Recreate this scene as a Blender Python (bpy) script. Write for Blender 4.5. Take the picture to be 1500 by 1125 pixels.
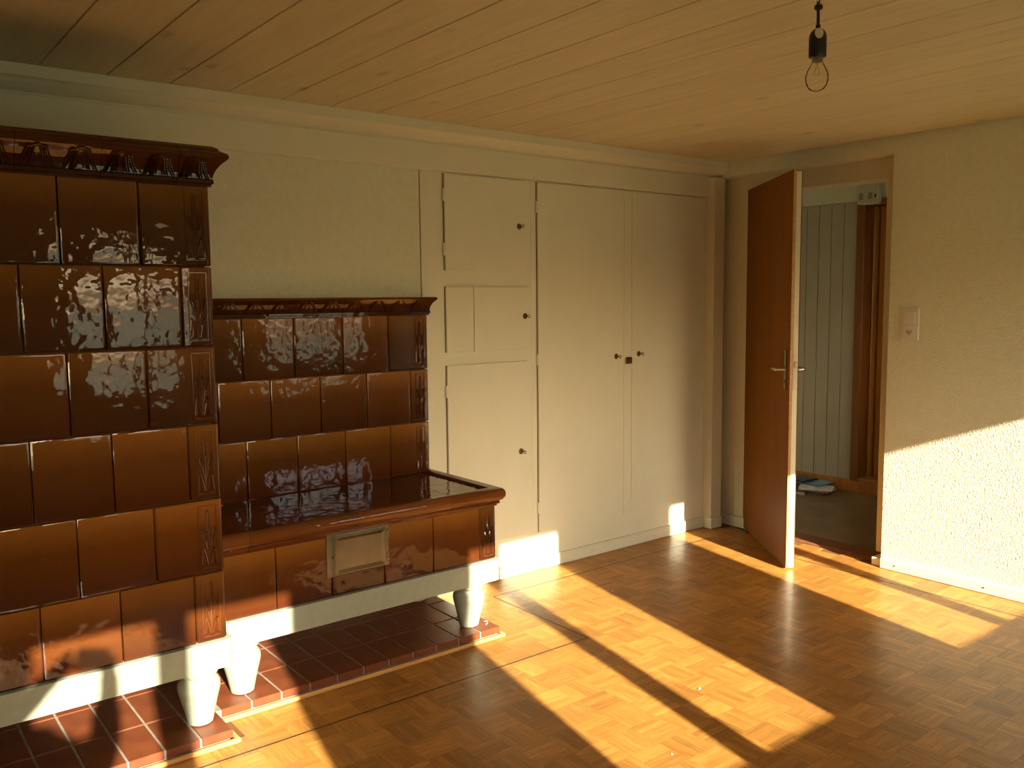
import bpy, bmesh, math, random
from mathutils import Vector, Matrix
random.seed(7)
for o in list(bpy.data.objects): bpy.data.objects.remove(o)
SC = bpy.context.scene
COL = SC.collection

# ---------------------------------------------------------------- camera
CAM = Vector((-4.44433024, -3.58512357, 1.47592388))
yaw, pit, rol, FPX = math.radians(51.80236528), math.radians(5.56417955), math.radians(-0.54195467), 1278.448
F_ = Vector((math.cos(yaw)*math.cos(pit), math.sin(yaw)*math.cos(pit), -math.sin(pit)))
R_ = Vector((math.sin(yaw), -math.cos(yaw), 0)); U_ = R_.cross(F_)
R2 = R_*math.cos(rol)+U_*math.sin(rol); U2 = U_*math.cos(rol)-R_*math.sin(rol)
cd = bpy.data.cameras.new('camera'); cam = bpy.data.objects.new('camera', cd); COL.objects.link(cam)
cd.sensor_width = 36; cd.lens = FPX/1500*36; cd.clip_start = 0.03; cd.clip_end = 400
cam.matrix_world = Matrix(((R2.x, U2.x, -F_.x, CAM.x), (R2.y, U2.y, -F_.y, CAM.y), (R2.z, U2.z, -F_.z, CAM.z), (0, 0, 0, 1)))
SC.camera = cam
def pix(p):
    d = Vector(p)-CAM; z = d.dot(F_)
    if z < .1: return None
    return 750+FPX*d.dot(R2)/z, 562.5-FPX*d.dot(U2)/z

# ---------------------------------------------------------------- sky, sun, exposure
SUN_DIR = Vector((.21, 1.0, -.383)).normalized()
w = bpy.data.worlds.new('sky'); SC.world = w; w.use_nodes = True
bg = w.node_tree.nodes['Background']
sky = w.node_tree.nodes.new('ShaderNodeTexSky'); sky.sky_type = 'NISHITA'; sky.sun_disc = False
sky.sun_elevation = math.asin(-SUN_DIR.z); sky.sun_rotation = math.atan2(-SUN_DIR.x, -SUN_DIR.y)
sky.altitude = 600; sky.air_density = 1.0; sky.dust_density = 6.0; sky.ozone_density = 1.0
w.node_tree.links.new(sky.outputs[0], bg.inputs[0]); bg.inputs[1].default_value = .40
sl = bpy.data.lights.new('sun', 'SUN'); sl.energy = 25; sl.angle = math.radians(.6); sl.color = (1.0, .915, .72)
so = bpy.data.objects.new('sun', sl); COL.objects.link(so)
so.rotation_euler = SUN_DIR.to_track_quat('-Z', 'Y').to_euler(); so.location = (-5, -12, 6)
vs = SC.view_settings
vs.view_transform = 'Standard'; vs.look = 'None'; vs.gamma = 1; vs.use_curve_mapping = False; vs.exposure = -0.02

# ---------------------------------------------------------------- helpers
class MB:
    def __init__(s): s.v = []; s.f = []; s.sm = []
    def add(s, vs_, fs, smooth=False):
        b = len(s.v); s.v += [tuple(v) for v in vs_]
        for f in fs: s.f.append(tuple(i+b for i in f)); s.sm.append(smooth)
        return s
    def box(s, x0, x1, y0, y1, z0, z1):
        v = [(x, y, z) for z in (z0, z1) for y in (y0, y1) for x in (x0, x1)]
        return s.add(v, [(0,2,3,1), (4,5,7,6), (0,1,5,4), (2,6,7,3), (0,4,6,2), (1,3,7,5)])
    def cbox(s, x0, x1, y0, y1, z0, z1, c=.003):
        """box with chamfered edges"""
        b = bmesh.new(); bmesh.ops.create_cube(b, size=1)
        for v in b.verts:
            v.co = Vector(((x0+x1)/2+v.co.x*(x1-x0), (y0+y1)/2+v.co.y*(y1-y0), (z0+z1)/2+v.co.z*(z1-z0)))
        bmesh.ops.bevel(b, geom=b.edges[:], offset=c, segments=1, affect='EDGES')
        b.verts.index_update()
        s.add([v.co for v in b.verts], [[v.index for v in f.verts] for f in b.faces]); b.free(); return s
    def lathe(s, prof, cx, cy, seg=24, cz=0):
        n = len(prof); v = []; f = []
        for r, z in prof:
            for k in range(seg):
                a = 2*math.pi*k/seg; v.append((cx+r*math.cos(a), cy+r*math.sin(a), cz+z))
        for i in range(n-1):
            for k in range(seg):
                k2 = (k+1) % seg; f.append((i*seg+k, i*seg+k2, (i+1)*seg+k2, (i+1)*seg+k))
        f.append(tuple(range(seg))[::-1]); f.append(tuple((n-1)*seg+k for k in range(seg)))
        return s.add(v, f, True)
    def tube(s, pts, r, seg=8, smooth=True):
        pts = [Vector(p) for p in pts]; rs = r if isinstance(r, (list, tuple)) else [r]*len(pts)
        v = []; f = []
        for i, p in enumerate(pts):
            t = (pts[min(i+1, len(pts)-1)]-pts[max(i-1, 0)]).normalized()
            up = Vector((0, 0, 1)) if abs(t.z) < .9 else Vector((1, 0, 0))
            a = t.cross(up).normalized(); b = t.cross(a)
            for k in range(seg):
                an = 2*math.pi*k/seg; v.append(p+(a*math.cos(an)+b*math.sin(an))*rs[i])
        for i in range(len(pts)-1):
            for k in range(seg):
                k2 = (k+1) % seg; f.append((i*seg+k, i*seg+k2, (i+1)*seg+k2, (i+1)*seg+k))
        f.append(tuple(range(seg))[::-1]); f.append(tuple((len(pts)-1)*seg+k for k in range(seg)))
        return s.add(v, f, smooth)
    def blob(s, c, ax, ay, az, smooth=True):
        """small ellipsoid, 24 triangles-ish: c centre, three axis vectors"""
        c = Vector(c); ax = Vector(ax); ay = Vector(ay); az = Vector(az)
        v = [c+az]; 
        for lat in (.55, -.55):
            rr = math.sqrt(1-lat*lat)
            for k in range(5):
                a = 2*math.pi*(k+(.5 if lat < 0 else 0))/5
                v.append(c+az*lat+(ax*math.cos(a)+ay*math.sin(a))*rr)
        v.append(c-az); f = []
        for k in range(5):
            k2 = (k+1) % 5
            f += [(0, 1+k, 1+k2), (1+k, 6+k, 1+k2), (1+k2, 6+k, 6+k2), (11, 6+k2, 6+k)]
        return s.add(v, f, smooth)
    def sweep(s, prof, path, close=True, smooth=False):
        """profile [(offset, z)] swept along plan path [(x,y,nx,ny)]; offset is measured along n"""
        v = []; f = []; m = len(prof)
        for (x, y, nx, ny) in path:
            for o, z in prof: v.append((x+nx*o, y+ny*o, z))
        for i in range(len(path)-1):
            for j in range(m if close else m-1):
                j2 = (j+1) % m
                f.append((i*m+j, (i+1)*m+j, (i+1)*m+j2, i*m+j2))
        if close:
            f.append(tuple(range(m))); f.append(tuple((len(path)-1)*m+j for j in range(m))[::-1])
        return s.add(v, f, smooth)
    def mesh(s, name, mat):
        me = bpy.data.meshes.new(name); me.from_pydata(s.v, [], s.f)
        me.polygons.foreach_set('use_smooth', s.sm)
        b = bmesh.new(); b.from_mesh(me); bmesh.ops.recalc_face_normals(b, faces=b.faces); b.to_mesh(me); b.free()
        if any(s.sm):
            try: me.set_sharp_from_angle(angle=math.radians(38))
            except Exception: pass
        if mat: me.materials.append(mat)
        me.update(); return me
    def build(s, name, mat, parent=None): return link(name, s.mesh(name, mat), parent)

def link(name, data, parent=None, loc=None, rz=None):
    o = bpy.data.objects.new(name, data); COL.objects.link(o)
    if loc is not None: o.location = loc
    if rz is not None: o.rotation_euler = (0, 0, rz)
    if parent is not None: o.parent = parent
    return o
def tag(o, label=None, cat=None, group=None, kind=None):
    if label: o['label'] = label
    if cat: o['category'] = cat
    if group: o['group'] = group
    if kind: o['kind'] = kind
    return o
def thing(name, label, cat, loc=(0, 0, 0), rz=0, group=None, kind=None):
    o = link(name, None, None, loc, rz); o.empty_display_size = .1
    return tag(o, label, cat, group, kind)

# ---------------------------------------------------------------- materials
def newmat(name):
    m = bpy.data.materials.new(name); m.use_nodes = True
    nt = m.node_tree; return m, nt, nt.nodes['Principled BSDF']
def N(nt, t, **k):
    n = nt.nodes.new(t)
    for a, b in k.items():
        if a == 'inp':
            for i, v in b.items(): n.inputs[i].default_value = v
        else: setattr(n, a, b)
    return n
def ramp(nt, stops):
    r = N(nt, 'ShaderNodeValToRGB'); e = r.color_ramp.elements
    while len(e) < len(stops): e.new(.5)
    for i, (p, c) in enumerate(stops): e[i].position = p; e[i].color = (*c, 1)
    return r
def simple(name, col, rough=.5, metal=0, bump=None, var=.0, coat=0, spec=.5, nscale=30):
    """plain surface with a little colour noise; bump = (scale, strength, distance)"""
    m, nt, p = newmat(name); L = nt.links
    p.inputs['Base Color'].default_value = (*col, 1); p.inputs['Roughness'].default_value = rough
    p.inputs['Metallic'].default_value = metal; p.inputs['Coat Weight'].default_value = coat
    p.inputs['Specular IOR Level'].default_value = spec
    tc = N(nt, 'ShaderNodeTexCoord')
    if var:
        n = N(nt, 'ShaderNodeTexNoise', inp={'Scale': nscale, 'Detail': 5})
        L.new(tc.outputs['Object'], n.inputs['Vector'])
        r = ramp(nt, [(.3, tuple(c*(1-var) for c in col)), (.7, tuple(min(1, c*(1+var)) for c in col))])
        L.new(n.outputs['Fac'], r.inputs[0]); L.new(r.outputs[0], p.inputs['Base Color'])
    if bump:
        n = N(nt, 'ShaderNodeTexNoise', inp={'Scale': bump[0], 'Detail': 3})
        b = N(nt, 'ShaderNodeBump', inp={'Strength': bump[1], 'Distance': bump[2]})
        L.new(tc.outputs['Object'], n.inputs['Vector']); L.new(n.outputs['Fac'], b.inputs['Height'])
        L.new(b.outputs[0], p.inputs['Normal'])
    return m
def wood(name, c1, c2, grain=(1, 12, 12), rough=.4, scale=3., coat=0, var=.25, world=False, knots=False, coatr=.1, spec=.5, cell=None):
    """grain: per-axis multipliers, small along the fibre"""
    m, nt, p = newmat(name); L = nt.links
    p.inputs['Roughness'].default_value = rough; p.inputs['Coat Weight'].default_value = coat
    p.inputs['Coat Roughness'].default_value = coatr; p.inputs['Specular IOR Level'].default_value = spec
    geo = N(nt, 'ShaderNodeNewGeometry'); tc = N(nt, 'ShaderNodeTexCoord'); oi = N(nt, 'ShaderNodeObjectInfo')
    rsum = N(nt, 'ShaderNodeMath', operation='ADD'); L.new(oi.outputs['Random'], rsum.inputs[0]); L.new(geo.outputs['Random Per Island'], rsum.inputs[1])
    fr = N(nt, 'ShaderNodeMath', operation='FRACT'); L.new(rsum.outputs[0], fr.inputs[0])
    offs = N(nt, 'ShaderNodeMath', operation='MULTIPLY', inp={1: 37.0}); L.new(fr.outputs[0], offs.inputs[0])
    mp = N(nt, 'ShaderNodeMapping', inp={'Scale': grain})
    L.new(geo.outputs['Position'] if world else tc.outputs['Object'], mp.inputs['Vector'])
    ad = N(nt, 'ShaderNodeVectorMath', operation='ADD'); L.new(mp.outputs[0], ad.inputs[0]); L.new(offs.outputs[0], ad.inputs[1])
    n = N(nt, 'ShaderNodeTexNoise', inp={'Scale': scale, 'Detail': 6, 'Roughness': .6, 'Distortion': .4}); L.new(ad.outputs[0], n.inputs['Vector'])
    r = ramp(nt, [(.32, c1), (.68, c2)]); L.new(n.outputs['Fac'], r.inputs[0])
    hs = N(nt, 'ShaderNodeHueSaturation')
    mr = N(nt, 'ShaderNodeMapRange', inp={'To Min': 1-var, 'To Max': 1+var}); L.new(fr.outputs[0], mr.inputs[0])
    val = mr.outputs[0]; col = r.outputs[0]
    if cell:                                   # each parquet square is cut from one board: a tone of its own
        size, ox, oy, amp = cell
        sub = N(nt, 'ShaderNodeVectorMath', operation='SUBTRACT'); sub.inputs[1].default_value = (ox, oy, 0); L.new(geo.outputs['Position'], sub.inputs[0])
        dv = N(nt, 'ShaderNodeVectorMath', operation='SCALE'); dv.inputs['Scale'].default_value = 1/size; L.new(sub.outputs[0], dv.inputs[0])
        fl_ = N(nt, 'ShaderNodeVectorMath', operation='FLOOR'); L.new(dv.outputs[0], fl_.inputs[0])
        sxy = N(nt, 'ShaderNodeSeparateXYZ'); L.new(fl_.outputs[0], sxy.inputs[0]); cxy = N(nt, 'ShaderNodeCombineXYZ'); L.new(sxy.outputs[0], cxy.inputs[0]); L.new(sxy.outputs[1], cxy.inputs[1])
        wn_ = N(nt, 'ShaderNodeTexWhiteNoise', noise_dimensions='2D'); L.new(cxy.outputs[0], wn_.inputs['Vector'])
        m2 = N(nt, 'ShaderNodeMapRange', inp={'To Min': 1-amp, 'To Max': 1+amp}); L.new(wn_.outputs['Value'], m2.inputs[0])
        mu = N(nt, 'ShaderNodeMath', operation='MULTIPLY'); L.new(val, mu.inputs[0]); L.new(m2.outputs[0], mu.inputs[1]); val = mu.outputs[0]
    L.new(val, hs.inputs['Value'])
    if knots:
        mk = N(nt, 'ShaderNodeMapping', inp={'Scale': knots}); L.new(geo.outputs['Position'], mk.inputs['Vector'])
        vo = N(nt, 'ShaderNodeTexVoronoi', inp={'Scale': 1.0, 'Randomness': 1}); L.new(mk.outputs[0], vo.inputs['Vector'])
        kr = ramp(nt, [(.03, (1, 1, 1)), (.11, (0, 0, 0))]); L.new(vo.outputs['Distance'], kr.inputs[0])
        kf = N(nt, 'ShaderNodeMath', operation='MULTIPLY', inp={1: .55}); L.new(kr.outputs[0], kf.inputs[0])
        mx = N(nt, 'ShaderNodeMix', data_type='RGBA'); mx.inputs[7].default_value = (*(c*.45 for c in c1), 1)
        L.new(kf.outputs[0], mx.inputs[0]); L.new(col, mx.inputs[6]); col = mx.outputs[2]
    L.new(col, hs.inputs['Color']); L.new(hs.outputs[0], p.inputs['Base Color'])
    b = N(nt, 'ShaderNodeBump', inp={'Strength': .15, 'Distance': .0008}); L.new(n.outputs['Fac'], b.inputs['Height']); L.new(b.outputs[0], p.inputs['Normal'])
    return m
def glaze(name, top, mid, low, wav=1.0, rough=.04, grad=True):
    """brown stove glaze: thin and ochre at a tile's upper edge, pooled and dark lower down, wavy skin"""
    m, nt, p = newmat(name); L = nt.links
    p.inputs['Roughness'].default_value = rough; p.inputs['IOR'].default_value = 1.6
    tc = N(nt, 'ShaderNodeTexCoord'); oi = N(nt, 'ShaderNodeObjectInfo'); geo = N(nt, 'ShaderNodeNewGeometry')
    of = N(nt, 'ShaderNodeMath', operation='MULTIPLY', inp={1: 53.0}); L.new(oi.outputs['Random'], of.inputs[0])
    ad = N(nt, 'ShaderNodeVectorMath', operation='ADD'); L.new(tc.outputs['Object'], ad.inputs[0]); L.new(of.outputs[0], ad.inputs[1])
    n = N(nt, 'ShaderNodeTexNoise', inp={'Scale': 14., 'Detail': 4}); L.new(ad.outputs[0], n.inputs['Vector'])
    sx = N(nt, 'ShaderNodeSeparateXYZ'); L.new(tc.outputs['Generated'], sx.inputs[0])
    a = N(nt, 'ShaderNodeMath', operation='MULTIPLY_ADD', inp={1: .16, 2: -.08}); L.new(n.outputs['Fac'], a.inputs[0])
    s = N(nt, 'ShaderNodeMath', operation='ADD'); L.new(sx.outputs['Z'] if grad else n.outputs['Fac'], s.inputs[0]); L.new(a.outputs[0], s.inputs[1])
    r = ramp(nt, [(.08, low), (.62, mid), (.98, top)]); L.new(s.outputs[0], r.inputs[0])
    hs = N(nt, 'ShaderNodeHueSaturation'); mr = N(nt, 'ShaderNodeMapRange', inp={'To Min': .75, 'To Max': 1.25}); L.new(oi.outputs['Random'], mr.inputs[0])
    L.new(mr.outputs[0], hs.inputs['Value']); L.new(r.outputs[0], hs.inputs['Color']); L.new(hs.outputs[0], p.inputs['Base Color'])
    n2 = N(nt, 'ShaderNodeTexNoise', inp={'Scale': 21., 'Detail': 1.6, 'Roughness': .5}); L.new(ad.outputs[0], n2.inputs['Vector'])
    b = N(nt, 'ShaderNodeBump', inp={'Strength': .35*wav, 'Distance': .006}); L.new(n2.outputs['Fac'], b.inputs['Height']); L.new(b.outputs[0], p.inputs['Normal'])
    return m

M = {}
M['plaster'] = simple('plaster', (.77, .79, .61), .85, bump=(110, .75, .006), var=.03)
M['plaster_fine'] = simple('plaster_fine', (.80, .80, .63), .8, bump=(260, .25, .002), var=.02)
M['paint'] = simple('white_paint', (.78, .785, .63), .42, bump=(60, .08, .002), var=.02, nscale=6)
M['paint_gap'] = simple('gap_shadow', (.20, .165, .11), .9, var=.1)
M['frame_paint'] = simple('frame_paint', (.72, .68, .50), .45, bump=(60, .08, .002), var=.03)
M['ceil'] = wood('ceiling_pine', (.66, .585, .38), (.75, .67, .455), (10, .8, 10), .5, 3, var=.05, world=True, knots=(4.2, 2.0, 1))
M['groove'] = simple('groove', (.22, .13, .06), .9, var=.1)
M['par_x'] = wood('parquet_along', (.345, .146, .027), (.485, .228, .051), (7, 60, 60), .40, 1.6, coat=.16, var=.17, world=True, coatr=.15, spec=.28, cell=(.132, -2.3515, -1.5665, .17))
M['par_y'] = wood('parquet_across', (.345, .146, .027), (.485, .228, .051), (60, 7, 60), .40, 1.6, coat=.16, var=.17, world=True, coatr=.15, spec=.28, cell=(.132, -2.3515, -1.5665, .17))
M['par_base'] = simple('parquet_joint', (.16, .07, .02), .8, var=.1)
M['inlay'] = simple('inlay', (.05, .022, .012), .4, var=.2)
M['glaze'] = glaze('brown_glaze', (.215, .082, .014), (.100, .030, .006), (.053, .0135, .004))
M['glaze_mould'] = glaze('dark_glaze', (.11, .030, .008), (.07, .016, .005), (.042, .010, .004), wav=.5)
M['glaze_rim'] = glaze('rim_glaze', (.13, .034, .008), (.17, .054, .011), (.10, .027, .007), wav=.6)
M['glaze_top'] = glaze('bench_top_glaze', (.11, .025, .008), (.09, .02, .007), (.07, .016, .006), wav=.9, grad=False)
M['relief'] = glaze('relief_glaze', (.20, .076, .015), (.12, .036, .008), (.075, .020, .006), wav=.3)
M['grout_d'] = simple('stove_joint', (.10, .045, .018), .8, var=.2)
M['stone'] = simple('base_stone', (.30, .325, .245), .7, bump=(40, .25, .003), var=.06)
M['hearth'] = simple('terracotta', (.165, .045, .017), .38, var=.22, nscale=9, bump=(50, .1, .002))
M['grout'] = simple('hearth_grout', (.26, .22, .165), .9, var=.2)
M['trimwood'] = wood('oak_trim', (.48, .25, .07), (.62, .36, .12), (2, 30, 30), .4, 2, coat=.3, var=.08)
M['steel'] = simple('brushed_steel', (.33, .31, .235), .30, metal=1, bump=(90, .12, .001), var=.15, nscale=12)
M['steel_d'] = simple('dark_steel', (.20, .17, .13), .35, metal=1, var=.2)
M['chrome'] = simple('door_metal', (.60, .57, .50), .22, metal=1, var=.05)
M['brass'] = simple('old_brass', (.16, .11, .05), .45, metal=.8, var=.3, nscale=80)
M['doorwood'] = wood('door_veneer', (.215, .078, .011), (.275, .108, .016), (20, 20, .7), .5, 2.2, coat=.0, var=.05, spec=.2)
M['hallwood'] = wood('hall_pine', (.46, .18, .03), (.58, .25, .05), (20, 20, .8), .35, 2.0, coat=.3, var=.08)
M['hallwood_d'] = wood('hall_dark_pine', (.22, .07, .016), (.30, .10, .022), (20, 20, .8), .4, 2.0, coat=.2, var=.08)
M['hallfloor'] = simple('hall_floor', (.22, .145, .070), .30, var=.30, nscale=4, bump=(12, .05, .004))
M['hallboard'] = simple('hall_board', (.50, .455, .37), .5, var=.04, nscale=5)
M['redwood'] = simple('threshold', (.20, .075, .032), .5, var=.3, nscale=20)
M['black'] = simple('bakelite', (.012, .011, .010), .3, var=.2)
M['whitepl'] = simple('white_plastic', (.74, .71, .63), .35, var=.02)
M['dark'] = simple('dark_hole', (.01, .01, .01), .7, var=.1)
M['cream'] = simple('cream_plastic', (.66, .61, .47), .45, var=.03)
M['grass'] = simple('meadow', (.12, .16, .06), .9, var=.3, nscale=.5)

def glass_mat(name, refl=.06, col=(1, 1, 1)):
    m = bpy.data.materials.new(name); m.use_nodes = True; nt = m.node_tree; nt.nodes.clear()
    o = N(nt, 'ShaderNodeOutputMaterial'); t = N(nt, 'ShaderNodeBsdfTransparent'); g = N(nt, 'ShaderNodeBsdfGlossy', inp={'Roughness': .02})
    t.inputs[0].default_value = (*col, 1); x = N(nt, 'ShaderNodeMixShader')
    lw = N(nt, 'ShaderNodeLayerWeight', inp={'Blend': refl*4}); nt.links.new(lw.outputs['Fresnel'], x.inputs[0])
    nt.links.new(t.outputs[0], x.inputs[1]); nt.links.new(g.outputs[0], x.inputs[2]); nt.links.new(x.outputs[0], o.inputs[0]); return m
M['glass'] = glass_mat('window_glass', .05); M['bulb'] = glass_mat('bulb_glass', .022, (.985, .98, .96))

# ================================================================ THE ROOM
XL, YF, ZC = -6.0, -4.1, 2.30          # left wall, window wall (inner face), ceiling
X1 = -2.172                             # joint between plaster and cupboard
def S(o, label, cat): return tag(o, label, cat, kind='structure')

# floor: dark bed, 13 cm parquet squares of five strips each
fl = MB().box(XL-.2, .10, -4.25, .2, -.10, -.004).build('floor', M['par_base'])
S(fl, 'golden basket-weave mosaic parquet floor with dark inlaid border line', 'floor')
SQ, NS, TH = .132, 5, .004
x_off, y_off = -2.3515, -1.5665
strips = []
for i in range(-29, 19):
    for j in range(-21, 13):
        xa, ya = x_off+i*SQ, y_off+j*SQ
        if xa > .09 or ya > .02 or xa+SQ < XL or ya+SQ < YF-.05: continue
        for k in range(NS):
            sw = SQ/NS
            if (i+j) % 2: bx_ = (xa, xa+SQ, ya+k*sw, ya+(k+1)*sw, 'x')
            else: bx_ = (xa+k*sw, xa+(k+1)*sw, ya, ya+SQ, 'y')
            cx_, cy_ = (bx_[0]+bx_[1])/2, (bx_[2]+bx_[3])/2
            if (cx_ < -3.45 and cy_ > -.80) or (cx_ < -2.19 and cy_ > -.63) or cy_ > .01 or cx_ > (.085 if -1.17 < cy_ < -.075 else -.005): continue
            strips.append((cx_, cy_, bx_[4]))
def score(s):
    p = pix((s[0], s[1], 0))
    if not p or not (8 < p[0] < 1492 and 8 < p[1] < 1117): return 0
    d = (Vector((s[0], s[1], 0))-CAM); return 1/d.length**3
strips.sort(key=score, reverse=True)
L_, W_ = SQ/2-.0003, SQ/NS/2-.00025
def strip_mb(mb, cx_, cy_, ax):
    hx, hy = (L_, W_) if ax == 'x' else (W_, L_)
    mb.add([(cx_-hx, cy_-hy, 0), (cx_+hx, cy_-hy, 0), (cx_+hx, cy_+hy, 0), (cx_-hx, cy_+hy, 0),
            (cx_-hx, cy_-hy, -TH), (cx_+hx, cy_-hy, -TH), (cx_+hx, cy_+hy, -TH), (cx_-hx, cy_+hy, -TH)],
           [(0,1,2,3), (0,4,5,1), (1,5,6,2), (2,6,7,3), (3,7,4,0), (7,6,5,4)])
sm = {}
for ax in 'xy':
    mb = MB(); strip_mb(mb, 0, 0, ax); sm[ax] = mb.mesh('parquet_strip', M['par_'+ax])
for (cx_, cy_, ax) in strips[:300]:
    o = link('parquet_strip', sm[ax], fl, (cx_, cy_, random.uniform(-.00015, 0)))
rest = MB(); mi = []
for (cx_, cy_, ax) in strips[300:]:
    strip_mb(rest, cx_, cy_, ax); mi += [0 if ax == 'x' else 1]*6
me = rest.mesh('parquet_strips', M['par_x']); me.materials.append(M['par_y'])
me.polygons.foreach_set('material_index', mi)
tag(link('parquet_strips', me, fl), kind='stuff')
def inlay(x0, x1, y0, y1):
    MB().box(x0, x1, y0, y1, -.003, .0004).build('inlay_strip', M['inlay'], fl)
inlay(-1.912, -.212, -.2045, -.1965); inlay(-.216, -.208, YF, -.2); inlay(-4.6, -1.908, -.888, -.880); inlay(-1.916, -1.908, -.884, -.2)

# ceiling of broad boards running away from the window wall
ce = MB().box(XL-.2, .15, -4.25, .6, ZC+.012, ZC+.12).build('ceiling', M['groove'])
S(ce, 'pale pine ceiling of broad boards with fine seams', 'ceiling')
PW = .2225; px0 = -3.795
pm = MB().cbox(-PW/2+.0019, PW/2-.0019, -4.2, .0, 0, .018, .0016).mesh('ceiling_board', M['ceil'])
for k in range(-10, 18):
    xc = px0+(k+.5)*PW
    if xc-PW/2 < XL-.1 or xc+PW/2 > .12: continue
    link('ceiling_board', pm, ce, (xc, 0, ZC))

# back wall (plaster part), upper beam, crown moulding
wb = MB().box(XL-.2, X1-.0028, .0025, .25, 0, ZC).box(X1-.0028, .25, .52, .7, 0, ZC).box(X1, .25, .03, .52, 2.10, ZC).build('wall_back', M['plaster'])
S(wb, 'cream textured plaster wall behind the brown stove', 'wall')
bm_ = MB().cbox(XL, -.0755, -.032, .03, 2.092, 2.215, .003).cbox(XL, -.002, -.030, .03, 2.2152, ZC-.001, .002).build('trim_beam', M['paint'])
bm_.name = 'trim_1'
S(bm_, 'white painted boxed beam above the cupboard doors', 'trim')
cr = MB().sweep([(0, ZC-.001), (.085, ZC-.001), (.085, 2.258), (.075, 2.254), (.06, 2.240), (.035, 2.228), (.012, 2.222), (0, 2.222)],
                [(XL, -.031, 0, -1), (-.004, -.031, 0, -1)]).build('trim_2', M['paint'])
S(cr, 'white crown moulding where back wall meets board ceiling', 'trim')
pl = MB().cbox(-.075, .028, -.07, .03, 0, 2.212, .004)
p_ = pl.build('trim_3', M['frame_paint']); S(p_, 'narrow cream corner post between wardrobe and door', 'trim')
MB().cbox(-.081, .029, -.078, 0, .001, .072, .003).build('plinth', M['paint'], p_)
bb = MB()
b_ = bb.cbox(-2.13, -.0815, -.016, 0, .001, .068, .003).build('baseboard_back', M['paint']); S(b_, 'white baseboard under the wardrobe doors', 'baseboard')
MB().box(-2.13, -.082, -.0175, -.001, .056, .0585).build('baseboard_groove', M['frame_paint'], b_)
for sx in (-1.05, -.55): 
    MB().lathe([(.004, 0), (.004, .002)], 0, 0, 10).build('screw', M['frame_paint'], b_).matrix_world = Matrix.Translation((sx, -.016, .03)) @ Matrix.Rotation(math.radians(90), 4, 'X')

# right wall: plaster proud of a recessed door frame
NY, NZ = -1.175, 2.212
wr = MB().box(0, .14, -4.25, NY, 0, ZC+.02).box(0, .14, NY, .4, NZ, ZC+.02).build('wall_right', M['plaster'])
S(wr, 'cream stippled plaster wall beside the open door', 'wall')
br = MB().cbox(-.016, 0, YF, NY-.002, .001, .056, .003).build('baseboard_right', M['paint']); S(br, 'white baseboard along the sunlit right wall', 'baseboard')
for sy in (-1.26, -1.72): MB().lathe([(.004, 0), (.004, .002)], 0, 0, 10).build('screw', M['steel_d'], br).matrix_world = Matrix.Translation((-.016, sy, .03)) @ Matrix.Rotation(math.radians(-90), 4, 'Y')
FX = .10                                      # door frame plane
fm = thing('trim_4', 'cream painted door frame set back in the right wall', 'door frame', (FX, -.65, 0), kind='structure')
def fpart(name, mb, mat='frame_paint'):
    o = mb.build(name, M[mat]); o.parent = fm; o.matrix_parent_inverse = Matrix.Translation((-FX, .65, 0)); return o
fpart('jamb', MB().cbox(FX, FX+.16, NY-.04, -1.088, .052, NZ+.05, .003))
fpart('jamb', MB().cbox(FX, FX+.16, -.22, .10, .07, NZ+.05, .003))
fpart('head', MB().cbox(FX, FX+.16, -1.0885, -.2195, 2.105, NZ+.05, .003))
fpart('jamb_block', MB().cbox(FX-.012, FX+.16, -.22, .10, .001, .0695, .003), 'paint')
fpart('jamb_block', MB().cbox(FX-.10+.004, FX+.15, NY-.03, -1.118, .001, .046, .003), 'paint')
fpart('seam_bead', MB().cbox(FX-.004, FX+.001, -.118, -.113, .07, NZ, .001))
th = MB().cbox(FX-.01, FX+.15, -1.117, -.221, -.02, .012, .006).build('trim_5', M['redwood']); S(th, 'worn reddish wooden threshold in the doorway', 'threshold')
tb = MB().box(FX-.022, FX-.0105, NY, -.222, -.03, .0006).build('trim_6', M['hallfloor']); S(tb, 'dark gap of bare floor before the threshold', 'floor edge')

# window wall behind the camera and the left end wall
WIN = [(-4.79, -3.905), (-3.087, -2.20), (-1.262, -.372)]; Z0, Z1, YW = .854, 1.787, -4.2
wf = MB(); m_ = .06; ex = [XL-.2]
for a, b in WIN: ex += [a-m_, b+m_]
ex.append(.14)
for i in range(0, len(ex), 2): wf.box(ex[i], ex[i+1], -4.25, YF, 0, ZC)
for a, b in WIN: wf.box(a-m_, b+m_, -4.25, YF, 0, Z0-m_).box(a-m_, b+m_, -4.25, YF, Z1+m_, ZC)
S(wf.build('wall_front', M['plaster_fine']), 'window wall behind the viewer', 'wall')
S(MB().box(XL-.2, XL, -4.25, .25, 0, ZC).build('wall_left', M['plaster_fine']), 'plain end wall left of the stove', 'wall')
for n, (a, b) in enumerate(WIN):
    wn = thing('window_%d' % (n+1), ['window nearest the stove', 'middle window of the front wall', 'window nearest the door wall'][n]+' with two white casements', 'window', ((a+b)/2, YW, Z0), kind='structure')
    h = Z1-Z0; hw = (b-a)/2
    MB().box(-hw-m_, hw+m_, -.02, .02, -m_, 0).box(-hw-m_, hw+m_, -.02, .02, h, h+m_).box(-hw-m_, -hw, -.02, .02, 0, h).box(hw, hw+m_, -.02, .02, 0, h).build('window_frame', M['paint'], wn)
    MB().box(-.05, .05, -.02, .02, 0, h).build('mullion', M['paint'], wn)
    MB().cbox(-hw-m_-.04, hw+m_+.04, .09, .18, -m_-.03, -m_, .004).build('window_sill', M['paint'], wn)
    for s in (-1, 1): MB().box(min(s*.05, s*hw), max(s*.05, s*hw), -.003, .003, 0, h).build('pane', M['glass'], wn)
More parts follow.
